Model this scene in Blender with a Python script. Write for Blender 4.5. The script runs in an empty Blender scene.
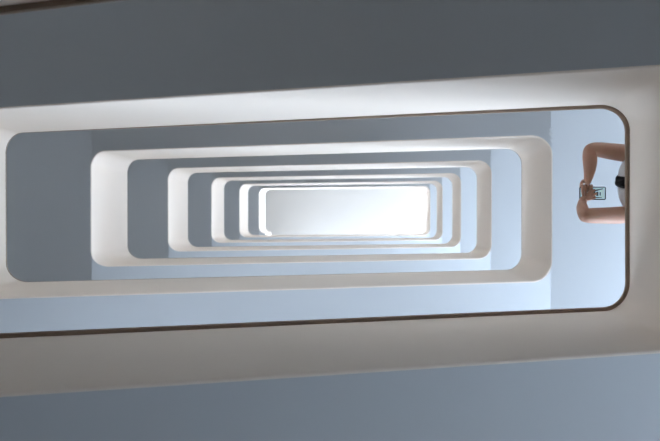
import bpy, bmesh, math
from mathutils import Vector, Matrix

S = bpy.context.scene
C = S.collection

# ------------------------------------------------------------------ materials
def lin(c):
    c = c / 255.0
    return c / 12.92 if c <= 0.04045 else ((c + 0.055) / 1.055) ** 2.4

def rgb(r, g, b):
    return (lin(r), lin(g), lin(b), 1.0)

def mat(name, col, rough=0.6, var=0.04, scale=3.0, bump=0.0, bscale=60.0, spec=0.3, sss=0.0, emit=0.0):
    m = bpy.data.materials.new(name)
    m.use_nodes = True
    nt = m.node_tree
    p = nt.nodes['Principled BSDF']
    p.inputs['Roughness'].default_value = rough
    p.inputs['Specular IOR Level'].default_value = spec
    tc = nt.nodes.new('ShaderNodeTexCoord')
    nz = nt.nodes.new('ShaderNodeTexNoise')
    nz.inputs['Scale'].default_value = scale
    nz.inputs['Detail'].default_value = 5
    nt.links.new(tc.outputs['Object'], nz.inputs['Vector'])
    mx = nt.nodes.new('ShaderNodeMix')
    mx.data_type = 'RGBA'
    mx.inputs['A'].default_value = [min(1, c * (1 - var)) for c in col[:3]] + [1]
    mx.inputs['B'].default_value = [min(1, c * (1 + var)) for c in col[:3]] + [1]
    nt.links.new(nz.outputs['Fac'], mx.inputs['Factor'])
    nt.links.new(mx.outputs['Result'], p.inputs['Base Color'])
    if bump:
        n2 = nt.nodes.new('ShaderNodeTexNoise')
        n2.inputs['Scale'].default_value = bscale
        nt.links.new(tc.outputs['Object'], n2.inputs['Vector'])
        b = nt.nodes.new('ShaderNodeBump')
        b.inputs['Strength'].default_value = bump
        b.inputs['Distance'].default_value = 0.01
        nt.links.new(n2.outputs['Fac'], b.inputs['Height'])
        nt.links.new(b.outputs['Normal'], p.inputs['Normal'])
    if sss:
        p.inputs['Subsurface Weight'].default_value = sss
        p.inputs['Subsurface Scale'].default_value = 0.01
    if emit:
        p.inputs['Emission Color'].default_value = col
        p.inputs['Emission Strength'].default_value = emit
    return m

M = {
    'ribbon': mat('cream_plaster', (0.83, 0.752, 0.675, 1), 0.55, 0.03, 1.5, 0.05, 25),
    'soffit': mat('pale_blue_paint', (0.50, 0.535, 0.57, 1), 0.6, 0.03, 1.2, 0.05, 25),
    'tread': mat('grey_terrazzo', (0.09, 0.078, 0.068, 1), 0.4, 0.15, 40.0),
    'cap': mat('brown_varnished_wood', (0.27, 0.20, 0.15, 1), 0.45, 0.25, 9.0),
    'wall': mat('white_wall_paint', (0.71, 0.67, 0.625, 1), 0.7, 0.03, 2.0),
    'ceil': mat('ceiling_paint', (0.53, 0.505, 0.475, 1), 0.7, 0.02, 2.0),
    'floor': mat('ground_terrazzo', (0.17, 0.095, 0.055, 1), 0.45, 0.12, 30.0),
    'frame': mat('white_window_metal', (0.75, 0.76, 0.78, 1), 0.4, 0.02),
    'skin': mat('tan_skin', (0.48, 0.275, 0.20, 1), 0.5, 0.10, 14.0, 0.05, 90, 0.35, 0.12),
    'shirt': mat('white_cotton', (0.74, 0.75, 0.78, 1), 0.85, 0.05, 20, 0.15, 80),
    'trim': mat('dark_plum_cloth', (0.055, 0.012, 0.035, 1), 0.8, 0.1, 20),
    'hair': mat('black_hair', (0.006, 0.0055, 0.007, 1), 0.6, 0.3, 60, spec=0.12),
    'jeans': mat('dark_blue_denim', (0.03, 0.045, 0.09, 1), 0.85, 0.2, 40, 0.1, 200),
    'shoe': mat('black_leather', (0.02, 0.02, 0.02, 1), 0.4, 0.1),
    'sole': mat('pale_rubber', (0.6, 0.6, 0.58, 1), 0.7, 0.05),
    'phone': mat('navy_case', (0.012, 0.03, 0.05, 1), 0.35, 0.1),
    'face': mat('pale_cyan_glass', rgb(192, 226, 238), 0.25, 0.03, 4, emit=0.42),
    'mark': mat('dark_teal_mark', (0.03, 0.085, 0.12, 1), 0.4, 0.1),
    'eyewhite': mat('eye_white', (0.8, 0.8, 0.8, 1), 0.3, 0.02),
    'lip': mat('lips', (0.33, 0.11, 0.10, 1), 0.4, 0.05),
}

# ------------------------------------------------------------------ helpers
def obj(name, bm, mats, parent=None, smooth=False):
    me = bpy.data.meshes.new(name)
    bmesh.ops.recalc_face_normals(bm, faces=bm.faces[:])
    bm.to_mesh(me)
    bm.free()
    for m in (mats if isinstance(mats, (list, tuple)) else [mats]):
        me.materials.append(m)
    if smooth:
        for p in me.polygons:
            p.use_smooth = True
    o = bpy.data.objects.new(name, me)
    C.objects.link(o)
    if parent is not None:
        o.parent = parent
        o.matrix_parent_inverse = Matrix.Translation(parent.location).inverted()
    return o

def thing(name, loc, label, cat, group=None):
    o = bpy.data.objects.new(name, None)
    o.empty_display_size = 0.2
    o.location = loc
    o['label'] = label
    o['category'] = cat
    if group:
        o['group'] = group
    C.objects.link(o)
    return o

def box(bm, x0, x1, y0, y1, z0, z1, mi=0):
    v = [bm.verts.new(p) for p in ((x0, y0, z0), (x1, y0, z0), (x1, y1, z0), (x0, y1, z0),
                                   (x0, y0, z1), (x1, y0, z1), (x1, y1, z1), (x0, y1, z1))]
    for f in ((0, 1, 2, 3), (4, 5, 6, 7), (0, 1, 5, 4), (1, 2, 6, 5), (2, 3, 7, 6), (3, 0, 4, 7)):
        bm.faces.new([v[i] for i in f]).material_index = mi

# ------------------------------------------------------------------ the stair well (metres)
XL, XR = -2.729, 1.424              # short sides of the well
YA, YB = -0.591, 0.534              # long sides (A = shaded side, B = window side)
ZR = 3.711                          # soffit height of right landing 0
H = 3.5                             # storey
HP = 1.375                          # height of the ribbon: slab edge and parapet together
CAP = 0.028
TH = 0.12                           # parapet thickness
RAD = 0.15
SLAB = 0.25
LANE = 1.35
XO_L, XO_R = XL - 1.60, XR + 2.70   # outer wall faces
YO_A, YO_B = YA - TH - LANE, YB + TH + LANE
FLOOR = ZR - H / 2 - H + SLAB                      # top of the floor
RUN = XR - XL
NS = 10

def zL(n): return ZR - H / 2 + n * H
def zRt(n): return ZR + n * H

# z of the soffit along each long side: B runs L_n -> R_n, A runs R_n -> L_(n+1)
def zB(n, x): return zL(n) + (H / 2) * (x - XL) / RUN
def zA(n, x): return zRt(n) + (H / 2) * (XR - x) / RUN

def arc(cx, cy, a0, a1, n=24):
    return [(cx + RAD * math.cos(a0 + (a1 - a0) * i / n), cy + RAD * math.sin(a0 + (a1 - a0) * i / n),
             math.cos(a0 + (a1 - a0) * i / n), math.sin(a0 + (a1 - a0) * i / n)) for i in range(n + 1)]

def sweep(bm, path, prof, zmin, mats=None):
    """path: (x, y, nx, ny, z); profile: closed list of (offset outward, height)."""
    rings = []
    profile = prof
    for i, (x, y, nx, ny, z) in enumerate(path):
        if callable(prof):
            profile = prof(i / (len(path) - 1))
        zf = z if callable(z) else (lambda q, z=z: z)
        rings.append([bm.verts.new((x + nx * d, y + ny * d, max(zf(min(max(x + nx * d, XL), XR)) + h, zmin))) for d, h in profile])
    n = len(profile)
    for a, b in zip(rings[:-1], rings[1:]):
        for i in range(n):
            j = (i + 1) % n
            try:
                f = bm.faces.new((a[i], a[j], b[j], b[i]))
            except ValueError:
                continue
            if mats:
                f.material_index = mats[i]
    bm.faces.new(rings[0])
    bm.faces.new(rings[-1][::-1])

PB = HP - CAP
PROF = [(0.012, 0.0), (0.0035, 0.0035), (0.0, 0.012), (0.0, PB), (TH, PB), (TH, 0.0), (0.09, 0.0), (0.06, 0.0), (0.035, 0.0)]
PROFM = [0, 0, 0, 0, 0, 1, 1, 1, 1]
def cap_profile(o):
    """the wooden handrail cap, overhanging the parapet by o on both sides."""
    return [(-o + 0.003, PB), (-o, PB + 0.006), (-o, HP - 0.008), (-o + 0.006, HP - 0.002),
            (TH + o - 0.006, HP - 0.002), (TH + o, HP - 0.008), (TH + o, PB + 0.006), (TH + o - 0.003, PB)]

def inner_y(side, x):
    """outer face of the parapet on a long side, following the rounded corner."""
    R = RAD + TH
    e = 0.0
    if x < XL + RAD:
        e = R - math.sqrt(max(R * R - (XL + RAD - x) ** 2, 0))
    elif x > XR - RAD:
        e = R - math.sqrt(max(R * R - (x - XR + RAD) ** 2, 0))
    return (YA - TH + e) if side == 'A' else (YB + TH - e)

def landing(side, n, label, parapet_only_side=None):
    z0 = zL(n) if side == 'L' else zRt(n)
    X = XL if side == 'L' else XR
    s = -1 if side == 'L' else 1
    xo = XO_L if side == 'L' else XO_R
    t = thing('stair_landing', (X + s * 0.8, 0, z0), label, 'stair landing',
              'left-hand landings of the stair' if side == 'L' else 'right-hand landings of the stair')
    # slab, following the parapet's outer face
    prof = [(xo, YO_A), (X, YO_A)]
    R = RAD + TH
    a_x = math.acos(RAD / R)
    cx = X - s * RAD
    ptsA = []
    for i in range(9):
        a = a_x * (1 - i / 8)
        ptsA.append((cx + s * R * math.cos(a), YA + RAD - R * math.sin(a)))
    ptsB = [(x, (YB - RAD) + ((YA + RAD) - y)) for x, y in ptsA[::-1]]
    prof += ptsA + ptsB + [(X, YO_B), (xo, YO_B)]
    bm = bmesh.new()
    lo = [bm.verts.new((x, y, max(z0, FLOOR - 0.1))) for x, y in prof]
    hi = [bm.verts.new((x, y, z0 + SLAB)) for x, y in prof]
    f = bm.faces.new(lo); f.material_index = 0
    f = bm.faces.new(hi); f.material_index = 1
    for i in range(len(prof)):
        j = (i + 1) % len(prof)
        bm.faces.new((lo[i], lo[j], hi[j], hi[i])).material_index = 0
    bmesh.ops.triangulate(bm, faces=[f for f in bm.faces if len(f.verts) > 4])
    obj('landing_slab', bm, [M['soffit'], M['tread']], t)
    # parapet with rounded corners
    if side == 'L':
        p = arc(XL + RAD, YB - RAD, math.pi / 2, math.pi) + arc(XL + RAD, YA + RAD, math.pi, 1.5 * math.pi)
        path = []
        for (x, y, nx, ny) in p:
            z = z0
            path.append((x, y, nx, ny, (lambda q: zB(n, q)) if y > 0 else (lambda q: zA(n - 1, q))))
    else:
        p = arc(XR - RAD, YB - RAD, math.pi / 2, 0) + arc(XR - RAD, YA + RAD, 0, -math.pi / 2)
        path = [(x, y, nx, ny, (lambda q: zB(n, q)) if y > 0 else (lambda q: zA(n, q))) for (x, y, nx, ny) in p]
    bm = bmesh.new()
    sweep(bm, path, PROF, FLOOR, PROFM)
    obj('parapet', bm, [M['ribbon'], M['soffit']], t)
    bm = bmesh.new()
    sweep(bm, path, cap_profile(0.020 if n <= 0 else 0.001), FLOOR)
    obj('handrail_cap', bm, M['cap'], t)
    return t

def flight(side, n, label):
    zf = (lambda x: zB(n, x)) if side == 'B' else (lambda x: zA(n, x))
    yo = YO_B if side == 'B' else YO_A
    zbase = zf(XL if side == 'B' else XR)
    t = thing('stair_flight', ((XL + XR) / 2, (yo + (YA if side == 'A' else YB)) / 2, zbase), label, 'stair flight',
              'window-side flights of the stair' if side == 'B' else 'shaded-side flights of the stair')
    tread = RUN / NS
    rise = H / 2 / NS
    # sample positions along x (in climbing direction), split at the step edges and the corner arcs
    xs = set()
    for i in range(NS + 1):
        xs.add(round(i * tread, 5))
    for i in range(1, 8):
        xs.add(round(RAD * i / 8, 5)); xs.add(round(RUN - RAD * i / 8, 5))
    xs.add(round(RAD, 5)); xs.add(round(RUN - RAD, 5))
    xs = sorted(xs)
    X = (lambda u: XL + u) if side == 'B' else (lambda u: XR - u)
    bm = bmesh.new()
    for a, b in zip(xs[:-1], xs[1:]):
        k = min(int((a + 1e-4) / tread), NS - 1)
        top = zbase + SLAB + rise * (k + 1)
        xa, xb = X(a), X(b)
        ya, yb = inner_y(side, xa), inner_y(side, xb)
        za, zb = max(zf(xa), FLOOR), max(zf(xb), FLOOR)
        v = [bm.verts.new(q) for q in ((xa, ya, za), (xb, yb, zb), (xb, yo, zb), (xa, yo, za))]
        w = [bm.verts.new(q) for q in ((xa, ya, top), (xb, yb, top), (xb, yo, top), (xa, yo, top))]
        bm.faces.new(v).material_index = 0
        bm.faces.new(w).material_index = 1
        bm.faces.new((v[0], v[1], w[1], w[0])).material_index = 0
        bm.faces.new((v[2], v[3], w[3], w[2])).material_index = 0
        new = abs(a / tread - round(a / tread)) < 1e-3
        if new:       # the riser
            lowz = za if k == 0 else top - rise
            r = [bm.verts.new(q) for q in ((xa, ya, lowz), (xa, yo, lowz), (xa, yo, top), (xa, ya, top))]
            bm.faces.new(r).material_index = 1
        if b == xs[-1]:
            bm.faces.new((v[1], v[2], w[2], w[1])).material_index = 1
    bmesh.ops.remove_doubles(bm, verts=bm.verts[:], dist=1e-4)
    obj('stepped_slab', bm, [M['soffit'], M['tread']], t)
    y = YB if side == 'B' else YA
    ny = 1 if side == 'B' else -1
    ua, ub = RAD, RUN - RAD
    path = [(X(ua + (ub - ua) * i / 12), y, 0, ny, zf(X(ua + (ub - ua) * i / 12))) for i in range(13)]
    bm = bmesh.new()
    sweep(bm, path, PROF, FLOOR, PROFM)
    obj('parapet', bm, [M['ribbon'], M['soffit']], t)
    bm = bmesh.new()
    sweep(bm, path, (lambda t: cap_profile(0.020 - 0.019 * t)) if (n, side) == (0, 'A') else cap_profile(0.020 if n <= 0 else 0.001), FLOOR)
    obj('handrail_cap', bm, M['cap'], t)
    return t

RL = {
    -1: 'lowest right-hand landing, just above the ground floor and below the camera frame',
    0: 'nearest right-hand landing, whose beige parapet hides the person behind it',
    1: 'right-hand landing with pale blue underside directly above the person holding the phone',
    2: 'second right-hand landing above the person, pale underside with a rounded beige parapet',
    3: 'third right-hand landing above the person, its pale underside a narrow strip',
    4: 'fourth right-hand landing above the person, a thin pale strip deep in the well',
    5: 'topmost right-hand landing, white against the bright ceiling',
}
LL = {
    0: 'lowest left-hand landing, just beyond the left edge of the picture',
    1: 'nearest left-hand landing, only its pale rounded parapet edge showing at far left',
    2: 'left-hand landing with the largest slate grey underside in view',
    3: 'left-hand landing with the second largest slate grey underside in view',
    4: 'left-hand landing with the third largest grey underside, halfway up the well',
    5: 'left-hand landing with a narrow grey underside, one below the topmost',
    6: 'topmost left-hand landing, bright white parapet beside the grey ceiling',
}
BL = {
    -1: 'first flight climbing from the ground floor along the window side',
    0: 'nearest window-side flight, steel blue underside along the bottom of the picture',
    1: 'window-side flight with a broad pale blue underside above a brown handrail',
    2: 'window-side flight with the second broadest pale blue underside band',
    3: 'window-side flight with the third broadest underside band, nearly white',
    4: 'window-side flight with a thin white underside band, second from the top',
    5: 'topmost window-side flight, a thin white line below the bright ceiling',
}
AL = {
    -1: 'first shaded-side flight, low beside the camera and out of the picture',
    0: 'nearest shaded-side flight, dark grey underside across the top of the picture',
    1: 'shaded-side flight with a broad slate grey underside framed by the nearest parapet',
    2: 'shaded-side flight with the second broadest slate grey underside in the well',
    3: 'shaded-side flight with a thin grey underside, third above the nearest one',
    4: 'shaded-side flight with a very thin grey underside, one below the topmost',
    5: 'topmost shaded-side flight, a thin white line above the bright ceiling',
}
for n in range(-1, 6):
    landing('R', n, RL[n])
    flight('B', n, BL[n])
    flight('A', n, AL[n])
for n in range(0, 7):
    landing('L', n, LL[n])

# ------------------------------------------------------------------ the building shell
TOP = zL(6) + SLAB + 2.9
WT = 0.3

def struct(name, bm, m):
    o = obj(name, bm, m)
    o['kind'] = 'structure'
    return o

def wall_grid(bm, axis, pos0, pos1, u0, u1, z0, z1, holes):
    """a wall across u and z with rectangular holes (ua, ub, za, zb)."""
    us = sorted({u0, u1} | {h[0] for h in holes} | {h[1] for h in holes})
    zs = sorted({z0, z1} | {h[2] for h in holes} | {h[3] for h in holes})
    for a, b in zip(us[:-1], us[1:]):
        run = None
        for c, d in zip(zs[:-1], zs[1:]):
            mu, mz = (a + b) / 2, (c + d) / 2
            if any(h[0] < mu < h[1] and h[2] < mz < h[3] for h in holes):
                continue
            if axis == 'x':
                box(bm, pos0, pos1, a, b, c, d)
            else:
                box(bm, a, b, pos0, pos1, c, d)

def window_frame(name, axis, pos, ua, ub, za, zb, bars=1):
    bm = bmesh.new()
    w, d = 0.05, 0.06
    parts = [(ua, ua + w, za, zb), (ub - w, ub, za, zb), (ua + w, ub - w, za, za + w), (ua + w, ub - w, zb - w, zb)]
    for i in range(1, bars + 1):
        m = ua + (ub - ua) * i / (bars + 1)
        parts.append((m - 0.02, m + 0.02, za + w, zb - w))
    for a, b, c, e in parts:
        if axis == 'x':
            box(bm, pos, pos + d, a, b, c, e)
        else:
            box(bm, a, b, pos, pos + d, c, e)
    struct(name, bm, M['frame'])

right_holes, front_holes = [], []
right_holes.append((0.35, YO_B - 0.2, zRt(-1) + SLAB + 0.35, zRt(-1) + SLAB + 2.9))
for n in range(0, 6):
    zf_ = zRt(n) + SLAB
    right_holes.append(((-0.6, -0.9, -1.4, -1.7, -1.7, -1.7)[n], YO_B - 0.12, zf_ + (0.9 if n < 2 else 0.6), zf_ + 3.12))
    front_holes.append((XR + 0.5, XO_R - 0.15, zf_ + 1.1, zf_ + 3.0))
    front_holes.append((-2.0, 0.5, zRt(n) + 1.15, zRt(n) + 1.70))  # unseen strip window, added and sized to brighten the A-side parapets
    front_holes.append((-0.6, 0.7, zRt(n) - 0.15, zRt(n) + 0.45))  # unseen low slot, added to light the B-side undersides from below
zt_ = zL(6) + SLAB
right_holes[-1] = (0.0, YO_B - 0.12, zRt(5) + SLAB + 0.15, zt_ + 0.2)
right_holes.append((YO_A + 0.3, YO_B - 0.12, zt_ + 0.5, zt_ + 2.6))
front_holes[-3] = (XR + 0.15, XO_R - 0.15, zRt(5) + SLAB + 0.15, zt_ + 0.2)
front_holes.append((XL + 0.6, XR - 0.2, zt_ + 0.5, zt_ + 2.6))
front_holes.append((XR + 0.15, XO_R - 0.15, zt_ + 0.5, zt_ + 2.6))

bm = bmesh.new()
wall_grid(bm, 'x', XO_R, XO_R + WT, YO_A - WT, YO_B + WT, FLOOR, TOP, right_holes)
struct('wall_right', bm, M['wall'])
bm = bmesh.new()
wall_grid(bm, 'y', YO_B, YO_B + WT, XO_L, XO_R, FLOOR, TOP, front_holes)
struct('wall_front', bm, M['wall'])
bm = bmesh.new()
wall_grid(bm, 'x', XO_L - WT, XO_L, YO_A - WT, YO_B + WT, FLOOR, TOP, [])
struct('wall_left', bm, M['wall'])
bm = bmesh.new()
wall_grid(bm, 'y', YO_A - WT, YO_A, XO_L, XO_R, FLOOR, TOP, [])
struct('wall_back', bm, M['wall'])
k = 1
for h in right_holes:
    window_frame('window_%d' % k, 'x', XO_R + 0.12, *h, bars=1); k += 1
for h in front_holes:
    window_frame('window_%d' % k, 'y', YO_B + 0.12, *h, bars=0); k += 1
bm = bmesh.new()
box(bm, XO_L - WT, XO_R + WT, YO_A - WT, YO_B + WT, TOP, TOP + 0.3)
struct('ceiling', bm, M['ceil'])
bm = bmesh.new()
box(bm, XO_L - WT, XO_R + WT, YO_A - WT, YO_B + WT, FLOOR - 0.3, FLOOR)
struct('floor', bm, M['floor'])
# ------------------------------------------------------------------ the person on the nearest right landing
FZ = zRt(0) + SLAB                  # the floor she stands on

def skin_mesh(name, chains, m, parent, levels=2, smooth=True):
    """chains: list of lists of (x, y, z, rx, ry) or ('at', i) continuing from an earlier vertex index."""
    bm = bmesh.new()
    lay = bm.verts.layers.skin.verify()
    vs = []
    for ch in chains:
        prev = None
        for q in ch:
            if q[0] == 'at':
                prev = vs[q[1]]
                continue
            v = bm.verts.new(q[:3])
            v[lay].radius = (q[3], q[4] if len(q) > 4 else q[3])
            if prev is not None:
                bm.edges.new((prev, v))
            else:
                v[lay].use_root = True
            vs.append(v)
            prev = v
    me = bpy.data.meshes.new(name)
    bm.to_mesh(me)
    bm.free()
    me.materials.append(m)
    o = bpy.data.objects.new(name, me)
    C.objects.link(o)
    o.parent = parent
    if parent is not None:
        o.matrix_parent_inverse = Matrix.Translation(parent.location).inverted()
    sk = o.modifiers.new('Skin', 'SKIN')
    sk.use_smooth_shade = smooth
    sk.branch_smoothing = 0.3
    sb = o.modifiers.new('Subdivision', 'SUBSURF')
    sb.levels = levels
    sb.render_levels = levels
    return o

person = thing('person', (1.80, -0.16, FZ),
               'person in a white sleeveless top leaning over the parapet with both arms reaching out', 'person')
torso = [(1.80, -0.16, 4.78, .14, .11), (1.757, -0.16, 4.96, .115, .09), (1.675, -0.16, 5.12, .11, .08),
         (1.545, -0.16, 5.27, .11, .08), (1.585, -0.16, 5.37, .056), (1.630, -0.16, 5.44, .060),
         (1.645, -0.16, 5.485, .088, .088), (1.650, -0.16, 5.55, .108, .108), (1.655, -0.16, 5.61, .095, .095)]
# indices 0..7
arm_l = [('at', 3), (1.55, -0.325, 5.295, .060), (1.415, -0.340, 5.283, .054), (1.300, -0.356, 5.271, .047), (1.258, -0.358, 5.268, .046), (1.258, -0.325, 5.268, .046),
         (1.262, -0.27, 5.268, .044), (1.256, -0.215, 5.268, .032), (1.248, -0.185, 5.266, .026, .030),
         (1.242, -0.150, 5.264, .016, .033)]
# 8..14
arm_r = [('at', 3), (1.54, 0.010, 5.285, .058), (1.38, 0.020, 5.215, .051), (1.225, 0.020, 5.142, .046), (1.193, 0.018, 5.13, .045),
         (1.200, -0.014, 5.185, .040), (1.212, -0.048, 5.252, .027), (1.222, -0.066, 5.262, .024, .026),
         (1.236, -0.090, 5.262, .016, .026)]
leg_l = [('at', 0), (1.80, -0.245, 4.70, .095), (1.815, -0.25, 4.38, .06), (1.86, -0.25, 4.04, .04),
         (1.845, -0.25, FZ + .035, .034), (1.74, -0.25, FZ + .028, .028)]
leg_r = [('at', 0), (1.80, -0.075, 4.70, .095), (1.815, -0.07, 4.38, .06), (1.86, -0.07, 4.04, .04),
         (1.845, -0.07, FZ + .035, .034), (1.74, -0.07, FZ + .028, .028)]
fingers = []
# left hand: four fingers lying under the phone, thumb up its side
for (x, l, dz) in ((1.217, .062, .004), (1.234, .072, .002), (1.251, .068, .001), (1.267, .054, .0)):
    z = 5.262 + dz
    fingers.append([(x, -0.158, z, .010), (x + .001, -0.138, z + .003, .0095),
                    (x + .004, -0.138 + l * .55, z + .006, .0085), (x + .012, -0.138 + l, z + .012, .0075)])
fingers.append([(1.230, -0.182, 5.270, .012), (1.216, -0.164, 5.287, .0105), (1.218, -0.138, 5.304, .0095), (1.232, -0.112, 5.305, .0085)])
# right hand: fingers fanned under the left hand's fingertips
for (dx, dy, l, z) in ((.55, -.84, .058, 5.252), (.72, -.69, .066, 5.250), (.88, -.47, .062, 5.252), (.97, -.22, .050, 5.256)):
    bx, by = 1.224 + dx * .022, -0.080 + dy * .022 + 0.012
    fingers.append([(1.228, -0.076, 5.258, .010), (bx + .006, by, z, .0095), (bx + dx * l * .55, by + dy * l * .55, z, .0085),
                    (bx + dx * l, by + dy * l, z + .010, .0075)])
fingers.append([(1.214, -0.052, 5.266, .012), (1.220, -0.052, 5.286, .0105), (1.228, -0.068, 5.304, .0095), (1.244, -0.086, 5.305, .0085)])
# nose and ears
fingers.append([(1.575, -0.16, 5.560, .014), (1.552, -0.16, 5.530, .015)])
fingers.append([(1.655, -0.238, 5.55, .016), (1.665, -0.252, 5.535, .018)])
fingers.append([(1.655, -0.082, 5.55, .016), (1.665, -0.068, 5.535, .018)])
body = skin_mesh('body', [torso, arm_l, arm_r, leg_l, leg_r] + fingers, M['skin'], person)

def blob(bm, c, r, seg=14):
    mtx = Matrix.Translation(c) @ Matrix.Diagonal((r[0], r[1], r[2], 1))
    bmesh.ops.create_uvsphere(bm, u_segments=seg, v_segments=seg // 2 + 2, radius=1.0, matrix=mtx)

for sy in (-1, 1):
    bm = bmesh.new()
    blob(bm, (1.568, -0.16 + sy * .032, 5.568), (.009, .013, .008))
    ey = obj('eye', bm, M['eyewhite'], person, True)
    bm = bmesh.new()
    blob(bm, (1.5605, -0.16 + sy * .032, 5.567), (.003, .0055, .0055))
    ir = obj('iris', bm, M['hair'], ey, True)
    ir.matrix_parent_inverse = Matrix.Identity(4)
    bm = bmesh.new()
    blob(bm, (1.566, -0.16 + sy * .034, 5.588), (.006, .020, .004))
    obj('eyebrow', bm, M['hair'], person, True)
bm = bmesh.new()
blob(bm, (1.570, -0.16, 5.495), (.010, .022, .008))
obj('mouth', bm, M['lip'], person, True)

# white sleeveless top: a slightly larger shell of the trunk
def loft(rings, N=36):
    """rings: (x, z, depth axis x, depth axis z, depth radius, half width)"""
    bm = bmesh.new()
    rr = []
    for (x, z, ax, az, d, w) in rings:
        l = math.hypot(ax, az)
        row = []
        for i in range(N):
            a = 2 * math.pi * i / N
            c, q = math.cos(a), math.sin(a)
            c = math.copysign(abs(c) ** 0.85, c); q = math.copysign(abs(q) ** 0.85, q)
            row.append(bm.verts.new((x + ax / l * d * c, -0.16 + w * q, z + az / l * d * c)))
        rr.append(row)
    for a, b in zip(rr[:-1], rr[1:]):
        for i in range(N):
            bm.faces.new((a[i], a[(i + 1) % N], b[(i + 1) % N], b[i]))
    return bm

o = obj('sleeveless_top', loft([(1.80, 4.74, -1, 0, .118, .165), (1.785, 4.86, -1, -.05, .108, .150), (1.757, 4.97, -1, -.15, .098, .138),
                                (1.690, 5.105, -.94, -.30, .100, .142), (1.605, 5.185, -.88, -.42, .118, .155),
                                (1.520, 5.250, -.92, -.38, .134, .165), (1.525, 5.305, -.98, -.15, .115, .160),
                                (1.550, 5.345, -1, 0, .075, .135), (1.572, 5.372, -1, 0, .056, .085)]), M['shirt'], person, True)
sd = o.modifiers.new('Subdivision', 'SUBSURF'); sd.levels = 1; sd.render_levels = 1
# dark plum armhole trims
for (c, d, r) in (((1.520, -0.290, 5.285), (-.75, -.66, 0), .060), ((1.512, -0.030, 5.272), (-.75, .66, -.1), .060)):
    bm = bmesh.new()
    ring = []
    ax = Vector(d).normalized()
    u = ax.orthogonal().normalized(); w = ax.cross(u)
    N, K = 28, 8
    for i in range(N):
        a = 2 * math.pi * i / N
        rad = u * math.cos(a) + w * math.sin(a)
        rr = []
        for j in range(K):
            b = 2 * math.pi * j / K
            rr.append(bm.verts.new(Vector(c) + rad * (r + .009 * math.cos(b)) + ax * (.012 * math.sin(b))))
        ring.append(rr)
    for i in range(N):
        for j in range(K):
            bm.faces.new((ring[i][j], ring[(i + 1) % N][j], ring[(i + 1) % N][(j + 1) % K], ring[i][(j + 1) % K]))
    o = obj('armhole_trim', bm, M['trim'], person, True)
    o['label'] = 'dark plum armhole trim'
# black hair: cap over the skull and locks falling forward over the chest
locks = [[(1.640, -0.16, 5.655, .085, .085), (1.672, -0.16, 5.635, .115, .115), (1.700, -0.16, 5.56, .112, .112), (1.715, -0.16, 5.47, .085, .085), (1.70, -0.16, 5.38, .05, .05)],
         [(1.640, -0.225, 5.60, .03), (1.575, -0.240, 5.48, .024), (1.475, -0.210, 5.37, .022), (1.418, -0.185, 5.26, .024), (1.425, -0.175, 5.17, .022), (1.436, -0.195, 5.11, .006)],
         [(1.642, -0.215, 5.60, .03), (1.575, -0.230, 5.48, .022), (1.470, -0.195, 5.37, .022), (1.416, -0.165, 5.26, .024), (1.428, -0.152, 5.16, .026), (1.442, -0.140, 5.11, .008)],
         [(1.644, -0.205, 5.60, .03), (1.577, -0.220, 5.48, .022), (1.478, -0.185, 5.37, .020), (1.424, -0.175, 5.27, .022), (1.440, -0.164, 5.16, .024), (1.450, -0.178, 5.11, .008)]]
o = skin_mesh('hair', locks, M['hair'], person)
o['label'] = 'black hair with a lock hanging forward over the white top'
# trousers and shoes
skin_mesh('trousers', [[(1.80, -0.16, 4.80, .150, .120), (1.80, -0.16, 4.72, .15, .12)],
                       [('at', 1), (1.80, -0.248, 4.64, .105), (1.815, -0.25, 4.38, .075), (1.86, -0.25, 4.06, .06)],
                       [('at', 1), (1.80, -0.072, 4.64, .105), (1.815, -0.07, 4.38, .075), (1.86, -0.07, 4.06, .06)]], M['jeans'], person)
for y in (-0.25, -0.07):
    sh = skin_mesh('shoe', [[(1.875, y, FZ + .050, .042, .042), (1.80, y, FZ + .046, .042, .036), (1.71, y, FZ + .038, .038, .028)]], M['shoe'], person)
    bm = bmesh.new()
    outline = [(1.905, .025), (1.92, 0), (1.905, -.025), (1.82, -.036), (1.72, -.040), (1.68, -.02), (1.675, 0), (1.68, .02), (1.72, .040), (1.82, .036)]
    lo = [bm.verts.new((x, y + dy, FZ + 0.0005)) for x, dy in outline]
    hi = [bm.verts.new((x, y + dy, FZ + .016)) for x, dy in outline]
    bm.faces.new(lo); bm.faces.new(hi)
    for i in range(len(lo)):
        j = (i + 1) % len(lo)
        bm.faces.new((lo[i], lo[j], hi[j], hi[i]))
    so = obj('sole', bm, M['sole'])
    so.parent = sh

# ------------------------------------------------------------------ the phone in her hands
PX0, PX1, PY0, PY1, PZ = 1.206, 1.355, -0.144, -0.069, 5.286
ph = thing('smartphone', (PX0, PY0, PZ), 'smartphone with pale cyan face and dark navy rim held out in both hands', 'phone')

def rounded(x0, x1, y0, y1, r, n=6):
    pts = []
    for cx, cy, a in ((x1 - r, y1 - r, 0), (x0 + r, y1 - r, 90), (x0 + r, y0 + r, 180), (x1 - r, y0 + r, 270)):
        for i in range(n + 1):
            t = math.radians(a + 90 * i / n)
            pts.append((cx + r * math.cos(t), cy + r * math.sin(t)))
    return pts

def plate(pts, z0, z1):
    bm = bmesh.new()
    lo = [bm.verts.new((x, y, z0)) for x, y in pts]
    hi = [bm.verts.new((x, y, z1)) for x, y in pts]
    bm.faces.new(lo); bm.faces.new(hi)
    for i in range(len(lo)):
        j = (i + 1) % len(lo)
        bm.faces.new((lo[i], lo[j], hi[j], hi[i]))
    return bm

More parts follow.
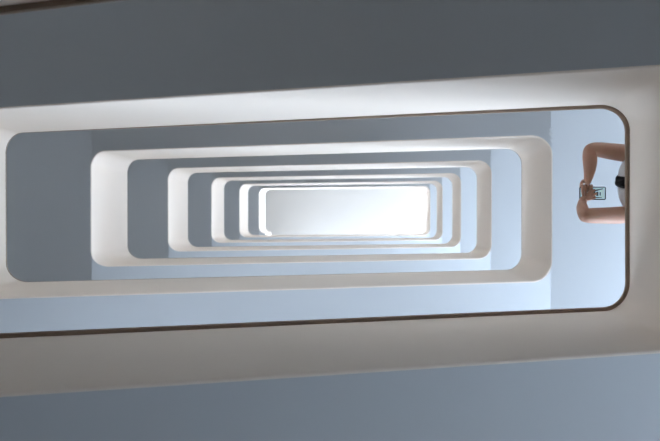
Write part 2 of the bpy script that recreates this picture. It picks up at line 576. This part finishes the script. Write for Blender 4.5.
obj('phone_body', plate(rounded(PX0, PX1, PY0, PY1, .009), PZ, PZ + .009), M['phone'], ph)
fc = obj('face_panel', plate(rounded(PX0 + .006, PX1 - .0065, PY0 + .0055, PY1 - .0055, .004), PZ - .0012, PZ + .001), M['face'], ph)
fc['label'] = 'pale cyan face panel'
# dark figures on the face: a wedge opening to the right and two blocks
bm = plate([(1.258, -0.103), (1.280, -0.124), (1.338, -0.134), (1.338, -0.130), (1.294, -0.118), (1.294, -0.086), (1.332, -0.083), (1.332, -0.080), (1.280, -0.080)], PZ - .0018, PZ - .0010)
obj('wedge_mark', bm, M['mark'], ph)
obj('block_mark', plate([(1.300, -0.114), (1.312, -0.116), (1.312, -0.091), (1.300, -0.092)], PZ - .0018, PZ - .0010), M['mark'], ph)
obj('block_mark', plate([(1.319, -0.113), (1.325, -0.114), (1.325, -0.093), (1.319, -0.094)], PZ - .0018, PZ - .0010), M['mark'], ph)

# ------------------------------------------------------------------ daylight
w = bpy.data.worlds.new('overcast_sky')
S.world = w
w.use_nodes = True
nt = w.node_tree
bg = nt.nodes['Background']
tc = nt.nodes.new('ShaderNodeTexCoord')
sp = nt.nodes.new('ShaderNodeSeparateXYZ')
rp = nt.nodes.new('ShaderNodeValToRGB')
mp = nt.nodes.new('ShaderNodeMapRange')
mp.inputs['From Min'].default_value = -1
mp.inputs['From Max'].default_value = 1
nt.links.new(tc.outputs['Generated'], sp.inputs[0])
nt.links.new(sp.outputs['Z'], mp.inputs['Value'])
nt.links.new(mp.outputs['Result'], rp.inputs[0])
e = rp.color_ramp.elements
e[0].position = 0.47; e[0].color = (1.12, 1.33, 1.60, 1)
e[1].position = 1.0; e[1].color = (1.1, 1.4, 1.9, 1)
x = e.new(0.52); x.color = (1.9, 2.22, 2.6, 1)
nt.links.new(rp.outputs[0], bg.inputs['Color'])
bg.inputs['Strength'].default_value = 5.0

# ------------------------------------------------------------------ camera: on its back, looking up the well
tx, ty, roll = 0.04131, 0.009317, -0.000159
def to_cam(v):
    x, y, z = v
    x, z = math.cos(tx) * x + math.sin(tx) * z, -math.sin(tx) * x + math.cos(tx) * z
    y, z = math.cos(ty) * y + math.sin(ty) * z, -math.sin(ty) * y + math.cos(ty) * z
    x, y = math.cos(roll) * x - math.sin(roll) * y, math.sin(roll) * x + math.cos(roll) * y
    return x, y, z
cols = [to_cam(v) for v in ((1, 0, 0), (0, 1, 0), (0, 0, 1))]
# rows of the rotation (right, up, forward); image up is world -Y
right = Vector((cols[0][0], -cols[1][0], cols[2][0]))
up = Vector((cols[0][1], -cols[1][1], cols[2][1]))
fwd = Vector((cols[0][2], -cols[1][2], cols[2][2]))
cam = bpy.data.cameras.new('camera')
cam.sensor_width = 36.0
cam.lens = 36.0 * 917.0 / 660.0
co = bpy.data.objects.new('camera', cam)
C.objects.link(co)
R3 = Matrix((right, up, -fwd)).transposed()
co.matrix_world = R3.to_4x4()
cam.clip_start = 0.05
cam.dof.use_dof = True
cam.dof.focus_distance = 5.2
cam.dof.aperture_fstop = 5.0
S.camera = co

S.view_settings.view_transform = 'Standard'
S.view_settings.look = 'None'
S.view_settings.gamma = 1.0
S.view_settings.use_curve_mapping = False
S.view_settings.exposure = 0.08
S.cycles.max_bounces = 16
S.cycles.diffuse_bounces = 12
